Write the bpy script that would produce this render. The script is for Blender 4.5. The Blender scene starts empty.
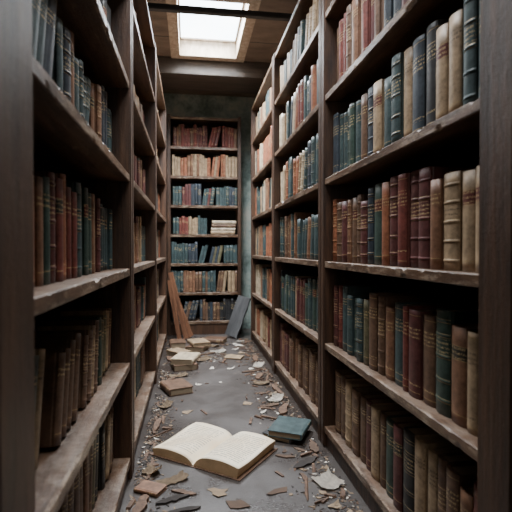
import bpy, bmesh, math, random
from mathutils import Vector, Matrix, noise
from mathutils.bvhtree import BVHTree
random.seed(7)
scene = bpy.context.scene
COL = scene.collection

# ------------------------------------------------------------------ materials
def new_mat(name):
    m = bpy.data.materials.new(name); m.use_nodes = True
    nt = m.node_tree
    return m, nt, nt.nodes["Principled BSDF"]

def N(nt, t, **kw):
    n = nt.nodes.new(t)
    for k, v in kw.items():
        setattr(n, k, v)
    return n

def noise_tex(nt, scale, detail=6, rough=0.6, coord=None, mapscale=None):
    tc = N(nt, "ShaderNodeTexCoord")
    src = tc.outputs["Object"]
    if mapscale:
        mp = N(nt, "ShaderNodeMapping"); mp.inputs["Scale"].default_value = mapscale
        nt.links.new(src, mp.inputs["Vector"]); src = mp.outputs["Vector"]
    n = N(nt, "ShaderNodeTexNoise")
    n.inputs["Scale"].default_value = scale; n.inputs["Detail"].default_value = detail
    n.inputs["Roughness"].default_value = rough
    nt.links.new(src, n.inputs["Vector"])
    return n.outputs["Fac"]

def ramp(nt, fac, stops):
    r = N(nt, "ShaderNodeValToRGB")
    e = r.color_ramp.elements
    while len(e) < len(stops): e.new(0.5)
    for i, (p, c) in enumerate(stops):
        e[i].position = p; e[i].color = (c[0], c[1], c[2], 1)
    nt.links.new(fac, r.inputs["Fac"])
    return r.outputs["Color"]

def mix(nt, fac, a, b):
    m = N(nt, "ShaderNodeMix", data_type='RGBA')
    if isinstance(fac, float): m.inputs[0].default_value = fac
    else: nt.links.new(fac, m.inputs[0])
    for i, v in ((6, a), (7, b)):
        if isinstance(v, tuple): m.inputs[i].default_value = (*v, 1)
        else: nt.links.new(v, m.inputs[i])
    return m.outputs[2]

def math_n(nt, op, a, b=None):
    m = N(nt, "ShaderNodeMath", operation=op)
    for i, v in ((0, a), (1, b)):
        if v is None: continue
        if isinstance(v, (int, float)): m.inputs[i].default_value = v
        else: nt.links.new(v, m.inputs[i])
    return m.outputs[0]

def bump(nt, b, h, strength=0.3, dist=0.01):
    bn = N(nt, "ShaderNodeBump"); bn.inputs["Strength"].default_value = strength
    bn.inputs["Distance"].default_value = dist
    nt.links.new(h, bn.inputs["Height"]); nt.links.new(bn.outputs["Normal"], b.inputs["Normal"])

def wood_mat(name, dark, light, mapscale, dusty=0.0, wear=0.0, rough=0.5, chip=(0.34, 0.27, 0.20), edge=0.0):
    m, nt, b = new_mat(name)
    g = noise_tex(nt, 6, 8, 0.65, mapscale=mapscale)
    col = ramp(nt, g, [(0.32, dark), (0.68, light)])
    scr = noise_tex(nt, 14, 6, 0.7, mapscale=tuple(q*1.3 for q in mapscale))
    sf = ramp(nt, scr, [(0.5, (0, 0, 0)), (0.72, (0.6,)*3)])
    col = mix(nt, sf, col, tuple(x*0.35 for x in dark))
    if wear > 0:
        w = noise_tex(nt, 26, 10, 0.8, mapscale=tuple(min(1.0, q/3) for q in mapscale))
        p = 0.66 - wear*0.12
        wf = ramp(nt, w, [(p, (0, 0, 0)), (p+0.06, (0.85,)*3)])
        col = mix(nt, wf, col, chip)
    geo = N(nt, "ShaderNodeNewGeometry"); sp = N(nt, "ShaderNodeSeparateXYZ")
    if dusty > 0:
        nt.links.new(geo.outputs["Normal"], sp.inputs[0])
        d = noise_tex(nt, 18, 8, 0.8)
        up = math_n(nt, 'GREATER_THAN', sp.outputs["Z"], 0.6)
        dr = ramp(nt, d, [(0.44, (0.05,)*3), (0.60, (1, 1, 1))])
        f = math_n(nt, 'MULTIPLY', up, dr)
        f = math_n(nt, 'MULTIPLY', f, dusty)
        col = mix(nt, f, col, (0.27, 0.215, 0.17))
    if edge > 0:   # bare, worn wood along the chipped front arris
        tc = N(nt, "ShaderNodeTexCoord"); s2 = N(nt, "ShaderNodeSeparateXYZ")
        nt.links.new(tc.outputs["Object"], s2.inputs[0])
        fr = math_n(nt, 'LESS_THAN', s2.outputs["X"], 0.012)
        e = noise_tex(nt, 24, 10, 0.85, mapscale=(1, 0.4, 1.8))
        er = ramp(nt, e, [(0.50, (0, 0, 0)), (0.57, (1, 1, 1))])
        f2 = math_n(nt, 'MULTIPLY', math_n(nt, 'MULTIPLY', fr, er), edge)
        col = mix(nt, f2, col, (0.38, 0.29, 0.21))
    nt.links.new(col, b.inputs["Base Color"])
    b.inputs["Roughness"].default_value = rough
    fine = noise_tex(nt, 70, 8, 0.75)
    hsum = math_n(nt, 'ADD', g, math_n(nt, 'MULTIPLY', fine, 0.6))
    bump(nt, b, hsum, 0.6, 0.004)
    return m

M_post = wood_mat("aged_post_wood", (0.020, 0.009, 0.0045), (0.088, 0.039, 0.018), (6, 6, 0.6), wear=0.3, rough=0.5, chip=(0.13, 0.07, 0.038))
M_board = wood_mat("aged_board_wood", (0.040, 0.020, 0.011), (0.155, 0.082, 0.045), (6, 0.7, 6), dusty=0.5, wear=0.5, rough=0.40, chip=(0.25, 0.175, 0.115), edge=0.65)
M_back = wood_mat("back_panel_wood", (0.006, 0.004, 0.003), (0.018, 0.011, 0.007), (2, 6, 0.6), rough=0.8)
M_plank = wood_mat("plank_wood", (0.075, 0.030, 0.015), (0.28, 0.12, 0.058), (6, 6, 0.8), wear=0.4, rough=0.65, chip=(0.12, 0.07, 0.04))
M_darkpanel = wood_mat("dark_panel_wood", (0.026, 0.025, 0.025), (0.07, 0.068, 0.068), (5, 5, 0.8), wear=0.1, rough=0.5)
M_splint = wood_mat("splinter_wood", (0.05, 0.025, 0.015), (0.20, 0.11, 0.063), (10, 10, 10), wear=0.3, rough=0.7)
M_beam = wood_mat("beam_wood", (0.012, 0.011, 0.011), (0.035, 0.032, 0.03), (0.7, 6, 6), rough=0.6)
M_box = wood_mat("boxed_beam_wood", (0.032, 0.023, 0.017), (0.085, 0.064, 0.049), (0.7, 6, 6), wear=0.3, rough=0.6, chip=(0.03, 0.022, 0.017))
M_trim = wood_mat("skylight_trim_paint", (0.30, 0.225, 0.155), (0.52, 0.42, 0.32), (6, 6, 2), wear=0.5, rough=0.6, chip=(0.12, 0.08, 0.05))

def m_ceiling():
    m, nt, b = new_mat("ceiling_boards")
    tc = N(nt, "ShaderNodeTexCoord"); sp = N(nt, "ShaderNodeSeparateXYZ")
    nt.links.new(tc.outputs["Object"], sp.inputs[0])
    fr = math_n(nt, 'FRACT', math_n(nt, 'MULTIPLY', sp.outputs["Y"], 1.6))
    gap = math_n(nt, 'LESS_THAN', fr, 0.02)
    g = noise_tex(nt, 4, 8, 0.7, mapscale=(0.8, 2, 2))
    col = ramp(nt, g, [(0.3, (0.105, 0.074, 0.053)), (0.7, (0.245, 0.182, 0.136))])
    col = mix(nt, gap, col, (0.05, 0.04, 0.03))
    nt.links.new(col, b.inputs["Base Color"]); b.inputs["Roughness"].default_value = 0.7
    bump(nt, b, g, 0.3, 0.005)
    return m
M_ceil = m_ceiling()

def m_wall():
    m, nt, b = new_mat("peeling_wall_plaster")
    a = noise_tex(nt, 5, 8, 0.7)
    col = ramp(nt, a, [(0.35, (0.10, 0.13, 0.115)), (0.5, (0.27, 0.32, 0.285)), (0.62, (0.42, 0.40, 0.34))])
    nt.links.new(col, b.inputs["Base Color"]); b.inputs["Roughness"].default_value = 0.85
    bump(nt, b, a, 0.5, 0.01)
    return m
M_wall = m_wall()

def m_floor():
    m, nt, b = new_mat("dirty_concrete_floor")
    a = noise_tex(nt, 3.0, 10, 0.65); c = noise_tex(nt, 80, 8, 0.85)
    c1 = ramp(nt, a, [(0.3, (0.052, 0.043, 0.039)), (0.7, (0.115, 0.100, 0.092))])
    # grime builds up along the two bookcase bases
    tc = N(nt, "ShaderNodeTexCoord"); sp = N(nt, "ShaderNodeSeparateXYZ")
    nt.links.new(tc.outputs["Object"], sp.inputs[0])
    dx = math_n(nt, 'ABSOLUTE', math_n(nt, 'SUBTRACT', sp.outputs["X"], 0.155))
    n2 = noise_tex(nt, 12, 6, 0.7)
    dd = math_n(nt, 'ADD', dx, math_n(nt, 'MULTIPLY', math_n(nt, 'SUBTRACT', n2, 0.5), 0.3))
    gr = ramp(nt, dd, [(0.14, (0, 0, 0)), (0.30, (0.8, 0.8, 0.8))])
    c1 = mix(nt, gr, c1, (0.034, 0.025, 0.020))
    sf = ramp(nt, c, [(0.53, (0, 0, 0)), (0.64, (0.9,)*3)])
    col = mix(nt, sf, c1, (0.028, 0.022, 0.019))
    nt.links.new(col, b.inputs["Base Color"])
    r = ramp(nt, a, [(0.38, (0.24,)*3), (0.62, (0.44,)*3)])
    nt.links.new(r, b.inputs["Roughness"])
    b.inputs["Specular IOR Level"].default_value = 0.65
    bump(nt, b, c, 0.3, 0.004)
    return m
M_floor = m_floor()

COLS = {
 "oxblood": (0.165, 0.040, 0.030), "burgundy": (0.105, 0.031, 0.028), "brown": (0.14, 0.076, 0.045),
 "chestnut": (0.22, 0.108, 0.060), "tan": (0.36, 0.25, 0.15), "cream": (0.50, 0.40, 0.275),
 "dark_green": (0.036, 0.064, 0.050), "teal": (0.045, 0.073, 0.074), "navy": (0.034, 0.045, 0.058),
 "black": (0.024, 0.023, 0.023), "olive": (0.125, 0.110, 0.060), "rust": (0.29, 0.105, 0.052),
}
def cloth(name, c, title=False, light=False):
    m, nt, b = new_mat(name)
    a = noise_tex(nt, 30, 8, 0.7); f = noise_tex(nt, 9, 6, 0.6)
    dk = tuple(x*0.45 for x in c); lt = tuple(min(1, x*1.35+0.01) for x in c)
    col = ramp(nt, a, [(0.32, dk), (0.68, lt)])
    ff = ramp(nt, f, [(0.50, (0, 0, 0)), (0.70, (0.5,)*3)])
    col = mix(nt, ff, col, tuple(x*0.75+0.055 for x in c))
    if title:
        tc = N(nt, "ShaderNodeTexCoord"); sp = N(nt, "ShaderNodeSeparateXYZ")
        nt.links.new(tc.outputs["Object"], sp.inputs[0])
        rows = math_n(nt, 'LESS_THAN', math_n(nt, 'FRACT', math_n(nt, 'MULTIPLY', sp.outputs["Z"], 105.0)), 0.45)
        gl = noise_tex(nt, 330, 1, 0.5, mapscale=(0.2, 1, 0.6))
        gm = math_n(nt, 'MULTIPLY', rows, math_n(nt, 'GREATER_THAN', gl, 0.5))
        gm = math_n(nt, 'MULTIPLY', gm, 0.8)
        ink = (0.08, 0.055, 0.035) if light else (0.54, 0.40, 0.20)
        col = mix(nt, gm, col, ink)
    nt.links.new(col, b.inputs["Base Color"])
    b.inputs["Roughness"].default_value = 0.5
    b.inputs["Specular IOR Level"].default_value = 0.4
    bump(nt, b, a, 0.3, 0.002)
    return m
M_cl = {k: cloth("cloth_"+k, v) for k, v in COLS.items()}
M_ti = {k: cloth("titled_"+k, v, True, k in ("cream", "tan")) for k, v in COLS.items()}
M_lab_red = cloth("title_label_red", (0.13, 0.03, 0.025), True)
M_lab_black = cloth("title_label_black", (0.03, 0.026, 0.022), True)
def simple(name, c, rough=0.5, metal=0.0, sc=40, var=0.35):
    m, nt, b = new_mat(name)
    a = noise_tex(nt, sc, 6, 0.65)
    col = ramp(nt, a, [(0.3, tuple(x*(1-var) for x in c)), (0.7, tuple(min(1, x*(1+var*0.5)) for x in c))])
    nt.links.new(col, b.inputs["Base Color"])
    b.inputs["Roughness"].default_value = rough; b.inputs["Metallic"].default_value = metal
    return m
M_gilt = simple("gilt_stamping", (0.46, 0.33, 0.16), 0.42, 0.35, 90, 0.6)
def paper(name, c, stripes_axis="Z", freq=900.0):
    m, nt, b = new_mat(name)
    tc = N(nt, "ShaderNodeTexCoord"); sp = N(nt, "ShaderNodeSeparateXYZ")
    nt.links.new(tc.outputs["Object"], sp.inputs[0])
    s = math_n(nt, 'SINE', math_n(nt, 'MULTIPLY', sp.outputs[stripes_axis], freq*2))
    s = math_n(nt, 'MULTIPLY', math_n(nt, 'ADD', s, 1.0), 0.25)
    a = noise_tex(nt, 25, 6, 0.6)
    col = ramp(nt, a, [(0.3, tuple(x*0.7 for x in c)), (0.7, c)])
    col = mix(nt, s, col, tuple(x*0.45 for x in c))
    nt.links.new(col, b.inputs["Base Color"]); b.inputs["Roughness"].default_value = 0.85
    return m
M_pageY = paper("page_edges", (0.38, 0.29, 0.19), "Y", 1100)
M_pageZ = paper("page_edges_stacked", (0.80, 0.53, 0.29), "Z", 1000)
def m_print():
    m, nt, b = new_mat("printed_page")
    tc = N(nt, "ShaderNodeTexCoord"); sp = N(nt, "ShaderNodeSeparateXYZ")
    nt.links.new(tc.outputs["Object"], sp.inputs[0])
    X, Y = sp.outputs["X"], sp.outputs["Y"]
    rows = math_n(nt, 'LESS_THAN', math_n(nt, 'FRACT', math_n(nt, 'MULTIPLY', Y, 80.0)), 0.45)
    gl = noise_tex(nt, 160, 1, 0.5, mapscale=(1, 0.4, 0.1))
    ax = math_n(nt, 'ABSOLUTE', X)
    inx = math_n(nt, 'MULTIPLY', math_n(nt, 'GREATER_THAN', ax, 0.028), math_n(nt, 'LESS_THAN', ax, 0.168))
    iny = math_n(nt, 'LESS_THAN', math_n(nt, 'ABSOLUTE', Y), 0.108)
    f = math_n(nt, 'MULTIPLY', math_n(nt, 'MULTIPLY', inx, iny), math_n(nt, 'MULTIPLY', rows, math_n(nt, 'GREATER_THAN', gl, 0.40)))
    f = math_n(nt, 'MULTIPLY', f, 0.62)
    a = noise_tex(nt, 9, 6, 0.6)
    col = ramp(nt, a, [(0.3, (0.82, 0.64, 0.43)), (0.65, (0.96, 0.84, 0.64))])
    col = mix(nt, f, col, (0.2, 0.15, 0.10))
    nt.links.new(col, b.inputs["Base Color"]); b.inputs["Roughness"].default_value = 0.7
    return m
M_print = m_print()
M_scrap_white = simple("torn_paper_white", (0.60, 0.54, 0.46), 0.85)
M_scrap_tan = simple("torn_paper_tan", (0.27, 0.19, 0.12), 0.85)
M_scrap_brown = simple("torn_cover_brown", (0.095, 0.054, 0.032), 0.8)
M_scrap_dark = simple("rubble_dark", (0.034, 0.026, 0.022), 0.9)

# ------------------------------------------------------------------ helpers
def mkobj(name, bm_or_mesh, mats, parent=None, smooth=False):
    if isinstance(bm_or_mesh, bmesh.types.BMesh):
        me = bpy.data.meshes.new(name); bm_or_mesh.to_mesh(me); bm_or_mesh.free()
    else: me = bm_or_mesh
    for m in mats: me.materials.append(m)
    if smooth:
        for p in me.polygons: p.use_smooth = True
    o = bpy.data.objects.new(name, me); COL.objects.link(o)
    if parent: o.parent = parent
    return o

def top(o, label, cat, group=None, kind=None):
    o["label"] = label; o["category"] = cat
    if group: o["group"] = group
    if kind: o["kind"] = kind
    return o

def add_box(bm, x0, x1, y0, y1, z0, z1, mi=0):
    v = [bm.verts.new((x, y, z)) for x in (x0, x1) for y in (y0, y1) for z in (z0, z1)]
    fs = [(0,1,3,2),(4,6,7,5),(0,4,5,1),(2,3,7,6),(0,2,6,4),(1,5,7,3)]
    out = []
    for f in fs:
        fc = bm.faces.new([v[i] for i in f]); fc.material_index = mi; out.append(fc)
    return v, out

def box_obj(name, dims, mats, parent=None, bevel=0.003):
    bm = bmesh.new(); add_box(bm, *dims)
    if bevel: bmesh.ops.bevel(bm, geom=bm.edges[:], offset=bevel, segments=2, affect='EDGES')
    bmesh.ops.recalc_face_normals(bm, faces=bm.faces[:])
    return mkobj(name, bm, mats, parent)

def board_mesh(x0, x1, y0, y1, z0, z1, seed, axis_len=1.0, amp=0.0012):
    """worn shelf board, crisp front edge at x0 with small chips"""
    bm = bmesh.new()
    n = 170
    rings = []
    for i in range(n+1):
        y = y0 + (y1-y0)*i/n
        c1 = noise.noise(Vector((seed*3.7, y*22, 0)))*amp
        chip = max(0, noise.noise(Vector((seed*5.1, y*26, 7)))+0.5*noise.noise(Vector((seed*5.1, y*90, 3)))-0.30)*0.013
        chip2 = max(0, noise.noise(Vector((seed*2.1, y*30, 17)))-0.3)*0.012
        b = 0.0018
        prof = [(x0+chip2, z0+b+chip2*0.5), (x0+abs(c1)*0.4, (z0+z1)/2), (x0+abs(c1)*0.5, z1-b-chip), (x0+b+chip*1.4, z1-0.0002), (x0+0.024, z1), (x1, z1), (x1, z0), (x0+b+chip2, z0)]
        rings.append([bm.verts.new((px, y, pz)) for px, pz in prof])
    k = len(rings[0])
    for i in range(n):
        for j in range(k):
            bm.faces.new((rings[i][j], rings[i][(j+1) % k], rings[i+1][(j+1) % k], rings[i+1][j]))
    bm.faces.new(rings[0]); bm.faces.new(rings[-1][::-1])
    bmesh.ops.recalc_face_normals(bm, faces=bm.faces[:])
    return bm

BT = 0.024
case_parts = []
def bookcase(label, mw, length, depth, levels, ttop, side0=0.04, side1=0.04, seed=0):
    e = bpy.data.objects.new("bookcase", None); COL.objects.link(e)
    e.matrix_world = mw; e.empty_display_size = 0.1
    top(e, label, "bookcase")
    for (a, b) in ((0, side0), (length-side1, length)):
        case_parts.append((mw, (0, depth, a, b, 0, ttop)))
        box_obj("upright", (0, depth, a+0.0005, b-0.0005, 0, ttop), [M_post], e, 0.004)
    box_obj("back_panel", (depth-0.012, depth-0.001, side0, length-side1, 0.02, ttop-0.02), [M_back], e, 0.001)
    for i, z in enumerate(levels):
        bm = board_mesh(0.004, depth-0.013, side0, length-side1, z-BT, z, seed*11+i)
        case_parts.append((mw, (0.004, depth, side0, length-side1, z-BT, z)))
        mkobj("shelf_board", bm, [M_board], e)
    box_obj("plinth", (0.012, 0.032, side0, length-side1, 0, levels[0]-BT-0.0005), [M_post], e, 0.002)
    return e

# ------------------------------------------------------------------ books
def book_meshes(w, h, D, color, detail, style):
    bm = bmesh.new()
    t = 0.003
    na = 7 if detail else 3
    bul = min(0.007, w*0.16)
    bands = []
    if style in (0, 1): bands = [0.14, 0.33, 0.56, 0.76, 0.90] if style == 0 else [0.1, 0.3, 0.5, 0.7, 0.88]
    lv = [(0.0, 0, 0)]
    if detail:
        if style in (0, 1):
            for i, bz in enumerate(bands):
                zc = bz*h
                g = 1 if (style == 0 or i in (2, 3)) else 0
                lv += [(zc-0.0042, 0, g), (zc-0.0030, 0, 0), (zc-0.0022, 0.0011, 0), (zc+0.0022, 0.0011, 0), (zc+0.0030, 0, g), (zc+0.0042, 0, 0)]
                if (i == 2):
                    lv += [(zc+0.007, 0, 2), (bands[3]*h-0.007, 0, 0)]
        elif style == 2:
            for zc in (0.06, 0.94):
                lv += [(zc*h, 0, 1), (zc*h+0.0016, 0, 0)]
            lv += [(0.66*h, 0, 2), (0.82*h, 0, 0), (0.14*h, 0, 2), (0.18*h, 0, 0)]
        elif style == 3:
            lv += [(0.55*h, 0, 0), (0.66*h, 0, 1), (0.667*h, 0, 2), (0.80*h, 0, 1), (0.807*h, 0, 0), (0.1*h, 0, 1), (0.108*h, 0, 0)]
        else:
            lv += [(0.72*h, 0, 2), (0.84*h, 0, 0), (0.12*h, 0, 1), (0.128*h, 0, 0)]
    else:
        if style in (0, 1, 2):
            lv += [(0.62*h, 0, 2), (0.78*h, 0, 0), (0.15*h, 0, 1), (0.16*h, 0, 0)]
    lv.append((h, 0, 0))
    lv.sort(key=lambda q: q[0])
    def ring(z, r):
        pts = [(D, 0.0), (0.011, 0.0), (0.008, 0.0012)]
        for i in range(na):
            a = i/(na-1)
            y = 0.0005 + (w-0.001)*a
            x = 0.004 - bul*math.sin(math.pi*a)**0.8 - r
            pts.append((x, y))
        pts += [(0.008, w-0.0012), (0.011, w), (D, w), (D, w-t), (0.009, w-t), (0.009, t), (D, t)]
        return [bm.verts.new((x, y, z)) for x, y in pts]
    rings = [ring(z, r) for z, r, m in lv]
    k = len(rings[0])
    for i in range(len(rings)-1):
        for j in range(k):
            f = bm.faces.new((rings[i][j], rings[i][(j+1) % k], rings[i+1][(j+1) % k], rings[i+1][j]))
            if 3 <= j < 3+na-1:
                f.material_index = lv[i][2]; f.smooth = True
    for rg, flip in ((rings[0], True), (rings[-1], False)):
        n0 = 3+na
        capA = [rg[0], rg[1], rg[k-2], rg[k-1]]
        capB = [rg[n0+1], rg[n0+2], rg[n0+3], rg[n0+4]]
        capS = [rg[1]] + rg[2:n0+1] + [rg[n0+1], rg[n0+4], rg[k-2]]
        for c in (capA, capB, capS):
            try: bm.faces.new(c)
            except ValueError: pass
    bmesh.ops.recalc_face_normals(bm, faces=bm.faces[:])
    return bm

def page_bm(w, h, D, bm=None):
    bm = bm or bmesh.new()
    add_box(bm, 0.0095, D-0.004, 0.0033, w-0.0033, 0.003, h-0.004)
    return bm

def book_mats(color, style):
    lab = M_ti[color]
    if style == 3: lab = M_lab_red if color in ("tan", "cream", "brown", "black", "dark_green") else M_lab_black
    return [M_cl[color], M_gilt, lab]

PRETTY = {"oxblood": "oxblood-red", "burgundy": "burgundy", "brown": "brown", "chestnut": "chestnut-brown",
 "tan": "tan", "cream": "cream", "dark_green": "dark-green", "teal": "dark-teal", "navy": "navy-blue",
 "black": "black", "olive": "olive", "rust": "rust-orange"}
specs = []

def fill_row(mw, y0, y1, z, clear, palette, wr=(0.042, 0.062), hr=(0.72, 0.86), depth=0.17, recess=0.03, leanp=0.0, where="", skip=None):
    y = y0 + 0.003
    H = clear*random.uniform(*hr)
    total = (y1-y0)
    while True:
        frac = (y-y0)/total
        idx = min(len(palette)-1, int(frac*len(palette)))
        c = palette[idx]
        if random.random() < 0.2: c = random.choice(palette)
        if random.random() < 0.45: H = clear*random.uniform(*hr)
        h = H + random.uniform(-0.004, 0.004)
        w = random.uniform(*wr)
        if random.random() < 0.15: w *= 0.72
        r = recess + random.uniform(0, 0.012)
        D = min(depth, h*0.75)
        st = random.choice([0, 1, 2, 2, 3, 4, 4])
        if leanp and random.random() < leanp and y + 0.22 < y1:
            k = random.randint(2, 4); a = math.radians(random.uniform(6, 14))
            hh = h
            yy = y + hh*math.sin(a) + 0.003
            w = random.uniform(*wr)
            for q in range(k):
                if yy + w*math.cos(a) > y1-0.004: break
                m = mw @ Matrix.Translation((r, yy, z+0.0005)) @ Matrix.Rotation(a, 4, 'X')
                specs.append(dict(m=m, w=w, h=hh, D=D, c=c, s=st, where=where, lean=True))
                yy += (w+0.001)/math.cos(a)
                w = random.uniform(*wr); c = random.choice(palette)
                hh = hh - random.uniform(0.0, 0.010)
            y = yy + 0.004
            if y > y1-0.04: break
            continue
        if y + w > y1-0.003:
            if y1-0.003-y > 0.028: w = y1-0.003-y
            else: break
        m = mw @ Matrix.Translation((r, y, z+0.0005))
        specs.append(dict(m=m, w=w, h=h, D=D, c=c, s=st, where=where, lean=False))
        y += w + 0.0012

# ------------------------------------------------------------------ room dimensions
R, L = 0.50, 0.19
CEIL = 2.20
RL = [0.080, 0.396, 0.707, 1.020, 1.335, 1.645, 1.925]
LL = [0.075, 0.385, 0.690, 0.995, 1.295, 1.595, 1.895]

runits = [(0.64, 1.69, 0.088), (1.69, 2.71, 0.04), (2.71, 3.73, 0.04)]
near_pal = [
 ["chestnut", "brown", "tan", "black", "dark_green", "tan", "burgundy", "brown", "chestnut", "brown", "oxblood"],
 ["tan", "chestnut", "brown", "burgundy", "oxblood", "tan", "brown", "olive", "dark_green", "teal", "oxblood", "burgundy"],
 ["tan", "tan", "chestnut", "burgundy", "oxblood", "teal", "dark_green", "navy", "burgundy", "brown", "chestnut", "brown", "rust"],
 ["teal", "dark_green", "black", "burgundy", "tan", "cream", "tan", "brown", "oxblood", "dark_green", "teal", "navy"],
 ["teal", "brown", "tan", "burgundy", "navy", "brown", "oxblood", "chestnut", "burgundy", "oxblood", "brown"],
 ["brown", "teal", "burgundy", "brown", "navy", "tan"]]
for ui, (a, b, s0) in enumerate(runits):
    mw = Matrix.Translation((R, a, 0))
    bookcase("tall dark-stained wooden bookcase with old hardcovers and worn shelves", mw, b-a, 0.27, RL, RL[-1]+0.012, s0, 0.04, seed=ui+1)
    for i in range(6):
        if ui == 0: pal = near_pal[i]
        else:
            if ui == 2: pal = [random.choice(["rust", "cream", "tan", "oxblood", "cream", "chestnut", "teal"]) for _ in range(7)]
            elif i in (3, 4): pal = ["teal", "navy", "teal", "oxblood", "rust", "teal", "tan", "cream"]
            elif i == 5: pal = ["teal", "tan", "tan", "teal", "rust", "cream", "teal", "tan"]
            elif i == 2: pal = ["teal", "teal", "dark_green", "chestnut", "brown", "teal"]
            elif i == 1: pal = ["teal", "dark_green", "burgundy", "tan", "teal", "navy"]
            else: pal = [random.choice(["brown", "chestnut", "tan", "burgundy", "brown", "teal"]) for _ in range(7)]
        fill_row(mw, s0, b-a-0.04, RL[i], RL[i+1]-BT-RL[i], pal, recess=0.028, depth=0.17, where="shelf", hr=(0.66, 0.82), leanp=0.03 if ui else 0.0)

lunits = [(0.48, 1.54, 0.11), (1.54, 2.60, 0.04), (2.60, 3.72, 0.04)]
lnear = [
 ["tan", "brown", "olive", "brown", "chestnut", "black", "brown"],
 ["olive", "brown", "tan", "olive", "brown", "brown", "dark_green", "brown"],
 ["brown", "oxblood", "chestnut", "burgundy", "rust", "oxblood", "teal", "dark_green", "tan", "burgundy", "teal", "teal"],
 ["navy", "teal", "brown", "black", "navy", "teal", "teal", "chestnut", "navy", "teal"],
 ["black", "teal", "brown", "black", "burgundy"], ["black", "brown", "navy", "burgundy"]]
for ui, (a, b, s1) in enumerate(lunits):
    mw = Matrix.Translation((-L, b, 0)) @ Matrix.Rotation(math.pi, 4, 'Z')
    bookcase("tall dark wooden bookcase with dusty chipped shelves and old books", mw, b-a, 0.27, LL, LL[-1]+0.012, 0.04, s1, seed=ui+5)
    for i in range(6):
        if ui == 0: pal = lnear[i][::-1]
        else: pal = [random.choice(["brown", "cream", "tan", "burgundy", "teal", "rust", "chestnut", "teal"]) for _ in range(7)]
        fill_row(mw, 0.04, b-a-s1, LL[i], LL[i+1]-BT-LL[i], pal, wr=(0.028, 0.048), recess=0.05, depth=0.17, where="shelf", hr=(0.62, 0.80),
                 leanp=0.35 if i == 1 else (0.25 if i == 0 else 0.05))

FY = 4.0
FL = [0.12, 0.375, 0.632, 0.888, 1.145, 1.402, 1.66, 1.92]
FX0, FX1 = -0.20, 0.45
mw = Matrix.Translation((FX1, FY, 0)) @ Matrix.Rotation(math.pi/2, 4, 'Z')
bookcase("tall wooden bookcase against the end wall with rows of old books", mw, FX1-FX0, 0.24, FL, FL[-1]+0.015, 0.03, 0.03, seed=20)
fp = [["black", "brown", "navy", "black"], ["tan", "teal", "brown", "chestnut", "teal"], ["teal", "olive", "teal", "navy", "teal"],
      None, ["teal", "teal", "black", "navy", "burgundy", "teal"], ["tan", "rust", "cream", "tan", "chestnut", "rust", "tan"], ["oxblood", "chestnut", "burgundy", "oxblood", "brown"]]
for i in range(7):
    cl = FL[i+1]-BT-FL[i]
    if fp[i]:
        fill_row(mw, 0.03, FX1-FX0-0.03, FL[i], cl, fp[i], wr=(0.018, 0.034), hr=(0.68, 0.86), recess=0.02, depth=0.15, where="end", leanp=0.05)
    else:
        fill_row(mw, 0.30, FX1-FX0-0.03, FL[i], cl, ["teal", "tan", "oxblood", "teal"], wr=(0.018, 0.032), hr=(0.6, 0.75), recess=0.02, depth=0.15, where="end")
        z = FL[i]+0.0008
        for q, (c, w) in enumerate((("tan", 0.032), ("cream", 0.03), ("brown", 0.026), ("cream", 0.034))):
            m = mw @ Matrix.Translation((0.02+0.005*(q % 2), 0.27-0.004*q, z)) @ Matrix.Rotation(math.pi/2, 4, 'X')
            specs.append(dict(m=m, w=w, h=0.215, D=0.15, c=c, s=2, where="flat", lean=False))
            z += w+0.001

# ------------------------------------------------------------------ camera
TH = math.radians(8.3)
cam_d = bpy.data.cameras.new("camera"); cam = bpy.data.objects.new("camera", cam_d); COL.objects.link(cam)
cam.location = (0, 0, 0.75); cam.rotation_euler = (math.radians(90-0.76), 0, -TH)
cam_d.sensor_width = 36; cam_d.lens = 36*450/512
cam_d.clip_start = 0.02
cam_d.dof.use_dof = True; cam_d.dof.focus_distance = 1.7; cam_d.dof.aperture_fstop = 5.0
scene.camera = cam

# which books does the camera really see? (ray test, only to choose which become separate objects)
bv, bf, bid = [], [], []
def addb(m, d, ident):
    x0, x1, y0, y1, z0, z1 = d
    base = len(bv)
    for x in (x0, x1):
        for y in (y0, y1):
            for z in (z0, z1): bv.append(m @ Vector((x, y, z)))
    for f in [(0,1,3,2),(4,6,7,5),(0,4,5,1),(2,3,7,6),(0,2,6,4),(1,5,7,3)]:
        bf.append([base+i for i in f]); bid.append(ident)
for i, s in enumerate(specs): addb(s["m"], (0, s["D"], 0, s["w"], 0, s["h"]), i)
for m, d in case_parts: addb(m, d, -1)
tree = BVHTree.FromPolygons(bv, bf)
hits = {}
org = Vector((0, 0, 0.75)); rotm = cam.rotation_euler.to_matrix()
for py in range(1, 512, 2):
    for px in range(1, 512, 2):
        d = rotm @ Vector(((px-256)/450, -(py-256)/450, -1)).normalized()
        loc, nor, idx, dist = tree.ray_cast(org, d)
        if idx is not None and bid[idx] >= 0: hits[bid[idx]] = hits.get(bid[idx], 0)+1
order = sorted(hits, key=lambda i: -hits[i])
sel = set(order[:300])
near = [specs[i] for i in order[:300]]
rest = [specs[i] for i in range(len(specs)) if i not in sel]
print("books", len(specs), "seen", len(hits), "smallest", hits[order[min(299, len(order)-1)]])
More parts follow.
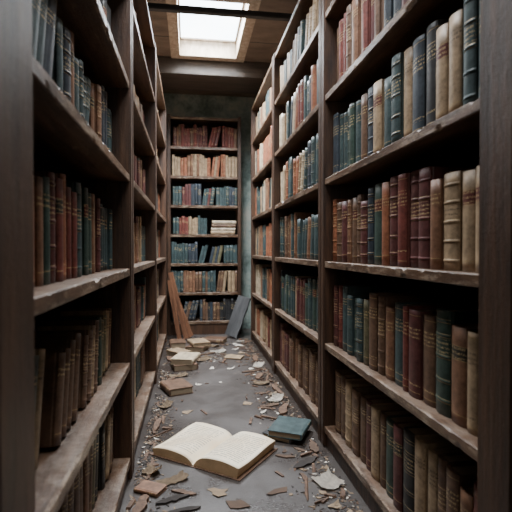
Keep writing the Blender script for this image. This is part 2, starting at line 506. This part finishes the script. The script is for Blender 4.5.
for s in near:
    bm = book_meshes(s["w"], s["h"], s["D"], s["c"], True, s["s"])
    o = mkobj("book", bm, book_mats(s["c"], s["s"]))
    o.matrix_world = s["m"]
    pos = {"shelf": "standing upright on a dusty wooden shelf", "end": "standing on the end-wall bookcase", "flat": "lying in a flat stack on a shelf"}[s["where"]]
    if s["lean"]: pos = "leaning on its neighbour on a shelf"
    grp = {"shelf": "old hardcovers on the aisle bookcases", "end": "old hardcovers on the end-wall bookcase", "flat": "stack of flat books on the end-wall bookcase"}[s["where"]]
    top(o, "%s hardcover %s" % (PRETTY[s["c"]], pos), "book", grp)
    mkobj("page_block", page_bm(s["w"], s["h"], s["D"]), [M_pageY], o)
mats = []; midx = {}
def mi(m):
    if m.name not in midx: midx[m.name] = len(mats); mats.append(m)
    return midx[m.name]
big_v, big_f, big_m = [], [], []
for s in rest:
    bm = book_meshes(s["w"], s["h"], s["D"], s["c"], False, s["s"])
    loc = [mi(m) for m in book_mats(s["c"], s["s"])] + [mi(M_pageY)]
    add_box(bm, 0.0095, s["D"]-0.004, 0.0033, s["w"]-0.0033, 0.003, s["h"]-0.004, 3)
    bm.verts.index_update()
    base = len(big_v)
    for vv in bm.verts: big_v.append(s["m"] @ vv.co)
    for f in bm.faces:
        big_f.append([base+q.index for q in f.verts]); big_m.append(loc[f.material_index])
    bm.free()
me = bpy.data.meshes.new("books"); me.from_pydata([tuple(v) for v in big_v], [], big_f)
me.polygons.foreach_set("material_index", big_m); me.update()
bo = mkobj("books", me, mats)
top(bo, "rows of old hardcover books filling the distant shelves", "books", "old hardcovers on the aisle bookcases", "stuff")

# ------------------------------------------------------------------ room shell
X0, X1 = -L-0.285, R+0.285
YB = FY+0.255
def shell(name, dims, m, bevel=0):
    o = box_obj(name, dims, [m], None, bevel); o["kind"] = "structure"; o["label"] = name.replace("_", " ") + " of the abandoned library"; return o
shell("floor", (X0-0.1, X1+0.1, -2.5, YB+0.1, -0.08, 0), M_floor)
shell("wall_left", (X0-0.1, X0, -2.5, YB+0.1, 0, CEIL+0.02), M_wall)
shell("wall_right", (X1, X1+0.1, -2.5, YB+0.1, 0, CEIL+0.02), M_wall)
shell("wall_back", (X0, X1, YB, YB+0.1, 0, CEIL+0.02), M_wall)
SX0, SX1, SY0, SY1 = -0.088, 0.355, 2.60, 3.38
TX0, TX1, TY0, TY1 = -0.15, 0.45, 0.75, 1.85
bm = bmesh.new()
c0, c1 = CEIL, CEIL+0.06
for d in ((X0, X1, -0.3, TY0), (X0, TX0, TY0, TY1), (TX1, X1, TY0, TY1), (X0, X1, TY1, SY0), (X0, SX0, SY0, SY1), (SX1, X1, SY0, SY1), (X0, X1, SY1, YB)):
    add_box(bm, *d, c0, c1)
bmesh.ops.recalc_face_normals(bm, faces=bm.faces[:])
o = mkobj("ceiling", bm, [M_ceil]); o["kind"] = "structure"; o["label"] = "brown boarded ceiling of the abandoned library"

def m_pane(strength):
    m, nt, b = new_mat("skylight_glass")
    b.inputs["Base Color"].default_value = (0.5, 0.55, 0.6, 1)
    a = noise_tex(nt, 2.5, 2, 0.4)
    col = ramp(nt, a, [(0.35, (0.72, 0.86, 0.97)), (0.65, (0.92, 0.97, 1.0))])
    nt.links.new(col, b.inputs["Emission Color"])
    b.inputs["Emission Strength"].default_value = strength
    return m
def skylight(name, x0, x1, y0, y1, strength, lab):
    e = bpy.data.objects.new(name, None); COL.objects.link(e); e.location = (0, 0, 0)
    e["kind"] = "structure"; e["label"] = lab
    bm = bmesh.new(); t = 0.014; zt = CEIL+0.12
    zl = CEIL-0.02
    for d in ((x0, x0+t, y0, y1), (x1-t, x1, y0, y1), (x0+t, x1-t, y0, y0+t), (x0+t, x1-t, y1-t, y1)):
        add_box(bm, *d, zl, zt)
    g = 0.05
    for d in ((x0-g, x0, y0-g, y1+g), (x1, x1+g, y0-g, y1+g), (x0, x1, y0-g, y0), (x0, x1, y1, y1+g)):
        add_box(bm, *d, zl, CEIL-0.0005)
    s = 0.010
    for d in ((x0+t, x0+t+s, y0+t, y1-t), (x1-t-s, x1-t, y0+t, y1-t), (x0+t+s, x1-t-s, y0+t, y0+t+s), (x0+t+s, x1-t-s, y1-t-s, y1-t)):
        add_box(bm, *d, zt-0.025, zt-0.0125)
    bmesh.ops.recalc_face_normals(bm, faces=bm.faces[:])
    mkobj("window_frame", bm, [M_trim], e)
    bm = bmesh.new(); add_box(bm, x0+t, x1-t, y0+t, y1-t, zt-0.012, zt-0.004)
    bmesh.ops.recalc_face_normals(bm, faces=bm.faces[:])
    mkobj("glass_pane", bm, [m_pane(strength)], e)
skylight("window_1", SX0, SX1, SY0, SY1, 11.0, "roof skylight with worn cream wooden frame and bright sky")
skylight("added_skylight", TX0, TX1, TY0, TY1, 3.5, "added out-of-view roof skylight with cream frame, brightening the aisle")  # unseen skylight, added to light the near shelves from above

b1 = box_obj("trim_1", (X0+0.001, X1-0.001, 2.555, 2.595, 2.085, 2.115), [M_beam], None, 0.004)
b1["kind"] = "structure"; b1["label"] = "thin dark wooden tie beam crossing under the ceiling"
b2 = box_obj("trim_2", (X0+0.001, X1-0.001, 3.445, 3.80, 2.075, 2.1995), [M_box], None, 0.004)
b2["kind"] = "structure"; b2["label"] = "dark boxed beam across the ceiling before the end wall"

# ------------------------------------------------------------------ open book on floor
def open_book():
    e = bpy.data.objects.new("open_book", None); COL.objects.link(e)
    e.location = (0.088, 1.665, 0.0); e.rotation_euler = (0, 0, math.radians(-38))
    top(e, "open old book with yellowed printed pages lying on the floor", "book")
    PW, PH = 0.185, 0.262
    bm = bmesh.new()
    hw, hh = PW+0.008, PH/2+0.006
    for sgn in (-1, 1):
        add_box(bm, min(sgn*0.012, sgn*hw), max(sgn*0.012, sgn*hw), -hh, hh, 0.0008, 0.004)
    add_box(bm, -0.0118, 0.0118, -hh, hh, 0.0005, 0.0032)
    bmesh.ops.recalc_face_normals(bm, faces=bm.faces[:])
    mkobj("cover", bm, [M_cl["brown"]], e)
    for sgn in (-1, 1):
        bm = bmesh.new(); N1, N2 = 30, 14
        tp, bt = [], []
        for i in range(N1+1):
            u = i/N1
            base = 0.048*(1-math.exp(-u*7))*(1-0.45*u**1.5) + 0.006
            if sgn < 0: base *= 0.78
            ra, rb = [], []
            for j in range(N2+1):
                v = j/N2-0.5
                z = base + 0.003*math.sin(u*6+v*6) + (0.007*u*u*(v+0.5) if sgn < 0 else 0.005*u*u*(0.5-v))
                rag = 0.0015*noise.noise(Vector((v*30, sgn, 0))) if i == N1 else 0
                x = sgn*(0.0008 + (PW-0.003*(1 if i < N1 else 0))*u + rag)
                yj = v*PH + (0.001*noise.noise(Vector((u*20, sgn, j))) if j in (0, N2) else 0)
                ra.append(bm.verts.new((x, yj, z)))
                rb.append(bm.verts.new((x*0.96 if i == N1 else x, v*PH, 0.0045)))
            tp.append(ra); bt.append(rb)
        for i in range(N1):
            for j in range(N2):
                f = bm.faces.new((tp[i][j], tp[i+1][j], tp[i+1][j+1], tp[i][j+1])); f.material_index = 1; f.smooth = True
                bm.faces.new((bt[i][j], bt[i][j+1], bt[i+1][j+1], bt[i+1][j]))
            bm.faces.new((tp[i][0], bt[i][0], bt[i+1][0], tp[i+1][0]))
            bm.faces.new((tp[i][N2], tp[i+1][N2], bt[i+1][N2], bt[i][N2]))
        for j in range(N2):
            bm.faces.new((tp[0][j], tp[0][j+1], bt[0][j+1], bt[0][j]))
            bm.faces.new((tp[N1][j], bt[N1][j], bt[N1][j+1], tp[N1][j+1]))
        bmesh.ops.recalc_face_normals(bm, faces=bm.faces[:])
        mkobj("page_block", bm, [M_pageZ, M_print], e)
open_book()

def flat_book(loc, rz, w, h, D, color, label, tilt=0.0, cat="book"):
    bm = book_meshes(w, h, D, color, True, 2)
    o = mkobj("book", bm, book_mats(color, 2))
    m = Matrix.Translation(loc) @ Matrix.Rotation(rz, 4, 'Z') @ Matrix.Rotation(tilt, 4, 'Y') @ Matrix.Rotation(math.pi/2, 4, 'X') @ Matrix.Translation((-D/2, 0, -h/2))
    o.matrix_world = m
    top(o, label, cat, "fallen books on the floor")
    mkobj("page_block", page_bm(w, h, D), [M_pageY], o)
    return o
R_ = math.radians
flat_book((0.398, 1.77, 0.0205), R_(152), 0.024, 0.165, 0.14, "teal", "closed faded teal hardcover lying on another fallen book")
flat_book((0.382, 1.785, 0.0005), R_(140), 0.0195, 0.155, 0.13, "black", "closed thin black hardcover lying beneath a teal book")
flat_book((-0.045, 2.92, 0.0005), R_(-170), 0.036, 0.21, 0.15, "brown", "closed thick brown book lying on the dusty floor")
flat_book((-0.030, 2.92, 0.0375), R_(165), 0.034, 0.20, 0.14, "cream", "cream book lying on top of a brown book")
flat_book((-0.075, 2.43, 0.0005), R_(20), 0.036, 0.17, 0.13, "brown", "thick brown book lying on littered floor")
flat_book((0.06, 3.42, 0.0005), R_(-20), 0.035, 0.19, 0.14, "brown", "brown book lying among paper scraps near the end bookcase")
flat_book((0.06, 3.42, 0.0365), R_(15), 0.03, 0.17, 0.13, "tan", "tan book stacked on a brown book on the floor")
flat_book((-0.08, 3.26, 0.0005), R_(-140), 0.032, 0.16, 0.11, "tan", "tan book lying flat among torn papers")
flat_book((0.20, 3.66, 0.0005), R_(70), 0.035, 0.17, 0.12, "brown", "brown book lying before the end bookcase")
flat_book((-0.10, 3.56, 0.0005), R_(5), 0.04, 0.16, 0.12, "brown", "worn brown book lying in a heap of papers")
flat_book((0.30, 3.10, 0.0005), R_(65), 0.014, 0.12, 0.09, "tan", "thin tan booklet lying among torn scraps")
flat_book((-0.125, 1.425, 0.0005), R_(60), 0.012, 0.085, 0.06, "chestnut", "thin worn brown booklet lying beside the bookcase")

def plank(p0, p1, width, thick, mat, name, label, rz=0.0, cat="plank", group="loose boards by the end wall"):
    p0, p1 = Vector(p0), Vector(p1); d = p1-p0; ln = d.length; z = d.normalized()
    x = Vector((math.cos(rz), math.sin(rz), 0)); y = z.cross(x).normalized(); x = y.cross(z).normalized()
    bm = bmesh.new(); n = 12
    rows = []
    for i in range(n+1):
        u = i/n; w0 = width*0.5*(1+0.12*noise.noise(Vector((u*5, ln, 1)))); w1 = width*0.5*(1+0.12*noise.noise(Vector((u*5, ln, 9))))
        e0 = 0.02*noise.noise(Vector((ln*9, i, 0))) if i in (0, n) else 0
        zz = ln*u
        rows.append([bm.verts.new((-w0, -thick/2, zz+e0*0.5)), bm.verts.new((w1, -thick/2, zz-e0)), bm.verts.new((w1, thick/2, zz-e0)), bm.verts.new((-w0, thick/2, zz+e0*0.5))])
    for i in range(n):
        for j in range(4): bm.faces.new((rows[i][j], rows[i][(j+1) % 4], rows[i+1][(j+1) % 4], rows[i+1][j]))
    bm.faces.new(rows[0][::-1]); bm.faces.new(rows[-1])
    bmesh.ops.recalc_face_normals(bm, faces=bm.faces[:])
    o = mkobj(name, bm, [mat])
    o.matrix_world = Matrix.Translation(p0) @ Matrix((x, y, z)).transposed().to_4x4()
    top(o, label, cat, group); return o
plank((0.005, 3.85, 0.012), (-0.17, 3.95, 0.46), 0.045, 0.016, M_plank, "wooden_plank", "rough brown loose plank leaning against the bookcase", R_(-20))
plank((-0.035, 3.79, 0.012), (-0.165, 3.86, 0.56), 0.038, 0.016, M_plank, "wooden_plank", "longer reddish-brown plank leaning beside another plank", R_(-20))
plank((-0.09, 3.745, 0.012), (-0.172, 3.78, 0.50), 0.034, 0.014, M_plank, "wooden_plank", "narrow reddish-brown plank leaning with two others", R_(-20))
plank((0.34, 3.80, 0.02), (0.47, 3.90, 0.34), 0.12, 0.02, M_darkpanel, "wooden_plank", "wide dark grey broken plank leaning near the wall", R_(-30))

# ------------------------------------------------------------------ scraps
avoid = [(0.088, 1.665, 0.205), (0.39, 1.775, 0.095), (-0.045, 2.92, 0.13), (-0.075, 2.43, 0.10), (0.06, 3.42, 0.115), (-0.08, 3.26, 0.09), (0.30, 3.10, 0.07), (-0.125, 1.425, 0.05),
         (0.20, 3.66, 0.1), (-0.10, 3.56, 0.09), (0.0, 3.8, 0.05), (0.34, 3.8, 0.08), (-0.08, 3.75, 0.05)]
def okp(x, y, r):
    return all((x-a)**2+(y-b)**2 > (c+r)**2 for a, b, c in avoid)
def jag(x, y, ln, wd, th, rz, mat, label):
    bm = bmesh.new(); n = 7
    up, lo = [], []
    for i in range(n+1):
        u = i/n-0.5
        tap = 1.0 - (0.7*abs(u*2)**2.5)
        a = wd*0.5*tap*random.uniform(0.6, 1.2); b_ = wd*0.5*tap*random.uniform(0.6, 1.2)
        up.append((u*ln, a)); lo.append((u*ln+random.uniform(-0.3, 0.3)*ln/n, -b_))
    pts = lo + up[::-1]
    t_ = [bm.verts.new((p[0], p[1], th)) for p in pts]; b2_ = [bm.verts.new((p[0], p[1], 0)) for p in pts]
    bm.faces.new(t_); bm.faces.new(b2_[::-1])
    for i in range(len(pts)):
        j = (i+1) % len(pts); bm.faces.new((t_[j], t_[i], b2_[i], b2_[j]))
    bmesh.ops.recalc_face_normals(bm, faces=bm.faces[:])
    o = mkobj("broken_board_piece", bm, [mat]); o.location = (x, y, 0.0006); o.rotation_euler = (0, 0, R_(rz))
    top(o, label, "debris", "broken board pieces on the floor")
    avoid.append((x, y, max(wd, ln*0.35)*0.6))
for a in [(-0.145, 1.33, 0.11, 0.035, 0.012, 80, M_splint, "broken brown board piece beside the bookcase"),
          (-0.055, 1.36, 0.10, 0.026, 0.006, 20, M_scrap_dark, "dark broken board sliver near the open book"),
          (-0.02, 1.395, 0.08, 0.02, 0.005, -25, M_splint, "brown splintered board sliver near the open book"),
          (0.40, 1.53, 0.12, 0.035, 0.007, 35, M_scrap_dark, "dark broken board piece by the bookcase base"),
          (0.46, 1.64, 0.09, 0.035, 0.008, 85, M_scrap_brown, "torn brown board piece against the bookcase base"),
          (0.34, 1.59, 0.07, 0.022, 0.004, -20, M_scrap_brown, "torn brown cover strip on the floor"),
          (0.43, 2.05, 0.14, 0.04, 0.012, 70, M_splint, "splintered brown board by the bookcase base"),
          (0.38, 2.12, 0.10, 0.03, 0.006, 20, M_scrap_brown, "torn brown cover piece by the bookcase"),
          (0.455, 2.35, 0.18, 0.03, 0.012, 95, M_splint, "long wood splinter against the bookcase base"),
          (0.40, 2.62, 0.12, 0.04, 0.008, 75, M_splint, "broken brown board piece by the bookcase base"),
          (0.37, 2.74, 0.12, 0.03, 0.006, 15, M_scrap_brown, "torn brown board piece on the floor"),
          (0.44, 3.05, 0.16, 0.04, 0.010, 85, M_splint, "broken brown board piece by the bookcase base"),
          (-0.14, 1.95, 0.13, 0.03, 0.010, 85, M_splint, "splintered board along the bookcase base"),
          (-0.12, 2.62, 0.12, 0.035, 0.008, 60, M_scrap_brown, "torn brown board piece by the bookcase"),
          (-0.145, 3.12, 0.12, 0.04, 0.012, 100, M_splint, "broken board piece by the bookcase"),
          (0.12, 3.24, 0.14, 0.035, 0.008, 30, M_scrap_brown, "brown board sliver among papers"),
          (0.08, 3.62, 0.14, 0.035, 0.012, -30, M_splint, "broken brown board before the end bookcase"),
          (0.02, 3.70, 0.12, 0.03, 0.012, 40, M_splint, "broken brown board at the foot of planks"),
          (-0.02, 1.30, 0.10, 0.02, 0.005, 10, M_scrap_dark, "dark thin sliver on the floor")]:
    jag(*a)
def scrap_bm(bm, r, thick, curl, n=9, M=Matrix(), elong=1.0):
    pts = []
    for i in range(n):
        a = 2*math.pi*(i+random.uniform(-0.35, 0.35))/n; rr = r*random.uniform(0.35, 1.25)
        pts.append((rr*math.cos(a)*elong, rr*math.sin(a)))
    ca = random.uniform(0, 6.28)
    def zf(x, y):
        q = (x*math.cos(ca)+y*math.sin(ca))/r
        return curl*r*q*q*0.35
    tops = [bm.verts.new(M @ Vector((x, y, zf(x, y)+thick))) for x, y in pts]
    bots = [bm.verts.new(M @ Vector((x, y, zf(x, y)))) for x, y in pts]
    ct = bm.verts.new(M @ Vector((0, 0, thick))); cb = bm.verts.new(M @ Vector((0, 0, 0)))
    fs = []
    for i in range(n):
        j = (i+1) % n
        fs += [bm.faces.new((tops[i], tops[j], ct)), bm.faces.new((bots[j], bots[i], cb)), bm.faces.new((tops[j], tops[i], bots[i], bots[j]))]
    return fs
def scrap(x, y, r, mat, name, label, curl=0.5, thick=0.001, elong=1.0, z=0.0008):
    bm = bmesh.new(); scrap_bm(bm, r, thick, curl, random.randint(6, 9), elong=elong)
    bmesh.ops.recalc_face_normals(bm, faces=bm.faces[:])
    o = mkobj(name, bm, [mat]); o.location = (x, y, z); o.rotation_euler = (0, 0, random.uniform(0, 6.28))
    top(o, label, "paper scrap" if "paper" in name else "debris", "torn scraps on the floor")
    return o
def sheet(x, y, w, h, rz, mat, label, curl=0.01):
    bm = bmesh.new(); n = 8; rows = []
    for i in range(n+1):
        for_z = []
        u = i/n-0.5
        for j in range(5):
            v = j/4-0.5
            jit = random.uniform(-0.006, 0.006)
            for_z.append(bm.verts.new((u*w+(jit if i in (0, n) else 0), v*h+(jit if j in (0, 4) else 0), curl*(u*2)**2*(1 if u > 0 else 0.4)+0.3*curl*(v*2)**2+0.0012)))
        rows.append(for_z)
    for i in range(n):
        for j in range(4):
            bm.faces.new((rows[i][j], rows[i+1][j], rows[i+1][j+1], rows[i][j+1]))
    bmesh.ops.solidify(bm, geom=bm.faces[:], thickness=0.0008)
    bmesh.ops.recalc_face_normals(bm, faces=bm.faces[:])
    o = mkobj("paper_sheet", bm, [mat]); o.location = (x, y, 0); o.rotation_euler = (0, 0, rz)
    top(o, label, "paper sheet", "loose pages on the floor")
sheets = [(0.435, 1.39, 0.07, 0.085, 20, M_scrap_white, "white torn page lying by the bookcase base", 0.014),
 (-0.06, 1.475, 0.10, 0.045, 25, M_scrap_tan, "yellowed torn page strip beside the open book", 0.010),
 (-0.13, 1.54, 0.055, 0.05, -30, M_scrap_tan, "crumpled yellowed page by the bookcase", 0.018),
 (0.42, 2.20, 0.09, 0.06, 60, M_scrap_white, "pale torn page by the bookcase base", 0.018),
 (0.39, 2.48, 0.09, 0.06, -20, M_scrap_tan, "torn yellow page against the bookcase", 0.015),
 (-0.07, 2.70, 0.10, 0.06, 15, M_scrap_tan, "pale torn page near a stack of books", 0.012),
 (0.08, 3.08, 0.11, 0.08, 35, M_scrap_tan, "yellowed loose page among scraps", 0.015),
 (0.20, 3.30, 0.11, 0.08, 10, M_scrap_white, "pale loose page near fallen books", 0.015),
 (0.18, 3.50, 0.09, 0.07, -30, M_scrap_tan, "yellowed loose page before the end bookcase", 0.015),
 (-0.12, 2.18, 0.07, 0.05, 50, M_scrap_tan, "yellowed torn page against the bookcase", 0.018),
 (0.43, 2.85, 0.09, 0.06, 70, M_scrap_white, "pale torn page among splinters", 0.018)]
for (x, y, w_, h_, rz, m_, l_, c_) in sheets:
    sheet(x, y, w_, h_, R_(rz), m_, l_, c_); avoid.append((x, y, max(w_, h_)*0.42))
cnt = 0; tries = 0; placed = []
while cnt < 240 and tries < 20000:
    tries += 1
    q = random.random()
    y = 1.2 + 2.6*random.random()**1.1
    if q < 0.34: x = -L + 0.012 + abs(random.gauss(0, 0.048))
    elif q < 0.76: x = R - 0.012 - abs(random.gauss(0, 0.075))
    elif q < 0.95: x = random.uniform(-0.15, 0.25); y = random.uniform(3.0, 3.75)
    else: x = random.uniform(-0.15, 0.45)
    r = random.uniform(0.014, 0.038) if random.random() < 0.5 else random.uniform(0.006, 0.014)
    if x-r*1.6 < -L+0.002 or x+r*1.6 > R-0.002 or not okp(x, y, r): continue
    if any((x-a)**2+(y-b)**2 < (c+r)**2*0.55 for a, b, c in placed): continue
    placed.append((x, y, r)); cnt += 1
    k = random.random()
    el = random.uniform(1.3, 2.5); r *= 0.8
    if k < 0.13: scrap(x, y, r, M_scrap_white, "paper_scrap", "pale torn paper scrap on the floor", random.uniform(0.2, 0.9), elong=el*0.8)
    elif k < 0.32: scrap(x, y, r, M_scrap_tan, "paper_scrap", "yellowed torn paper scrap on the floor", random.uniform(0.2, 0.9), elong=el*0.8)
    elif k < 0.50: scrap(x, y, r, M_scrap_brown, "cover_fragment", "brown torn cover fragment on the floor", random.uniform(0.1, 0.3), 0.002, elong=el)
    else:
        bm = bmesh.new(); l = r*random.uniform(1.4, 2.7); wd = random.uniform(0.002, 0.006); th = random.uniform(0.003, 0.008)
        add_box(bm, -l, l, -wd, wd, 0, th)
        for v in bm.verts: v.co.y += random.uniform(-1, 1)*wd*0.6; v.co.x += random.uniform(-1, 1)*l*0.3
        bmesh.ops.recalc_face_normals(bm, faces=bm.faces[:])
        o = mkobj("wood_splinter", bm, [M_splint])
        ang = random.uniform(0, 6.28)
        if min(x+L, R-x) < 0.06: ang = math.pi/2 + random.uniform(-0.5, 0.5)
        o.location = (x, y, 0.0005); o.rotation_euler = (0, 0, ang)
        top(o, "broken brown wood splinter on the floor", "debris", "wood splinters on the floor")
def litter(n, xf, yr, label):
    bm = bmesh.new(); c = 0
    while c < n:
        y = random.uniform(*yr); x = xf()
        if x < -L+0.008 or x > R-0.008 or not okp(x, y, 0.006): continue
        c += 1
        r = random.uniform(0.0012, 0.005)
        M = Matrix.Translation((x, y, 0.0004)) @ Matrix.Rotation(random.uniform(0, 6.28), 4, 'Z')
        fs = scrap_bm(bm, r, random.choice([0.0006, 0.001, 0.002]), random.uniform(0, 0.25), 5, M, random.uniform(1, 3.0))
        k = random.choice([0, 1, 1, 2, 2, 2, 3, 3, 3, 3])
        for f in fs: f.material_index = k
    bmesh.ops.recalc_face_normals(bm, faces=bm.faces[:])
    o = mkobj("debris", bm, [M_scrap_white, M_scrap_tan, M_scrap_brown, M_scrap_dark])
    top(o, label, "debris", None, "stuff")
litter(1100, lambda: -L + 0.010 + min(0.14, abs(random.gauss(0, 0.045))), (1.15, 3.0), "fine paper bits and chips heaped along a bookcase base")
litter(1500, lambda: R - 0.010 - min(0.20, abs(random.gauss(0, 0.07))), (1.15, 3.75), "fine chips, splinters and rubble along a bookcase base")
litter(600, lambda: random.uniform(-0.18, 0.26), (3.0, 3.75), "fine rubble and paper bits before the end bookcase")

# ------------------------------------------------------------------ light
w = bpy.data.worlds.new("world"); scene.world = w; w.use_nodes = True
bg = w.node_tree.nodes["Background"]
bg.inputs[0].default_value = (0.88, 0.88, 0.9, 1); bg.inputs[1].default_value = 0.08
def area(name, loc, rot, sx, sy, e, col, spread=180):
    d = bpy.data.lights.new(name, 'AREA'); d.shape = 'RECTANGLE'; d.size = sx; d.size_y = sy; d.energy = e; d.color = col
    d.spread = math.radians(spread)
    o = bpy.data.objects.new(name, d); COL.objects.link(o); o.location = loc; o.rotation_euler = rot
area("skylight_daylight", (0.135, 2.99, CEIL+0.09), (0, 0, 0), 0.36, 0.68, 72, (0.88, 0.94, 1.0), 135)
area("aisle_fill", (0.15, 1.30, CEIL+0.09), (0, 0, 0), 0.5, 1.0, 25, (0.94, 0.97, 1.0), 125)  # added fill lamp below the unseen skylight, brightens the near aisle
area("rear_fill", (-0.10, -1.6, 1.45), (R_(84), 0, R_(-6)), 0.5, 1.2, 6, (1.0, 0.94, 0.86))  # added weak fill lamp behind the camera, no doorway stands there
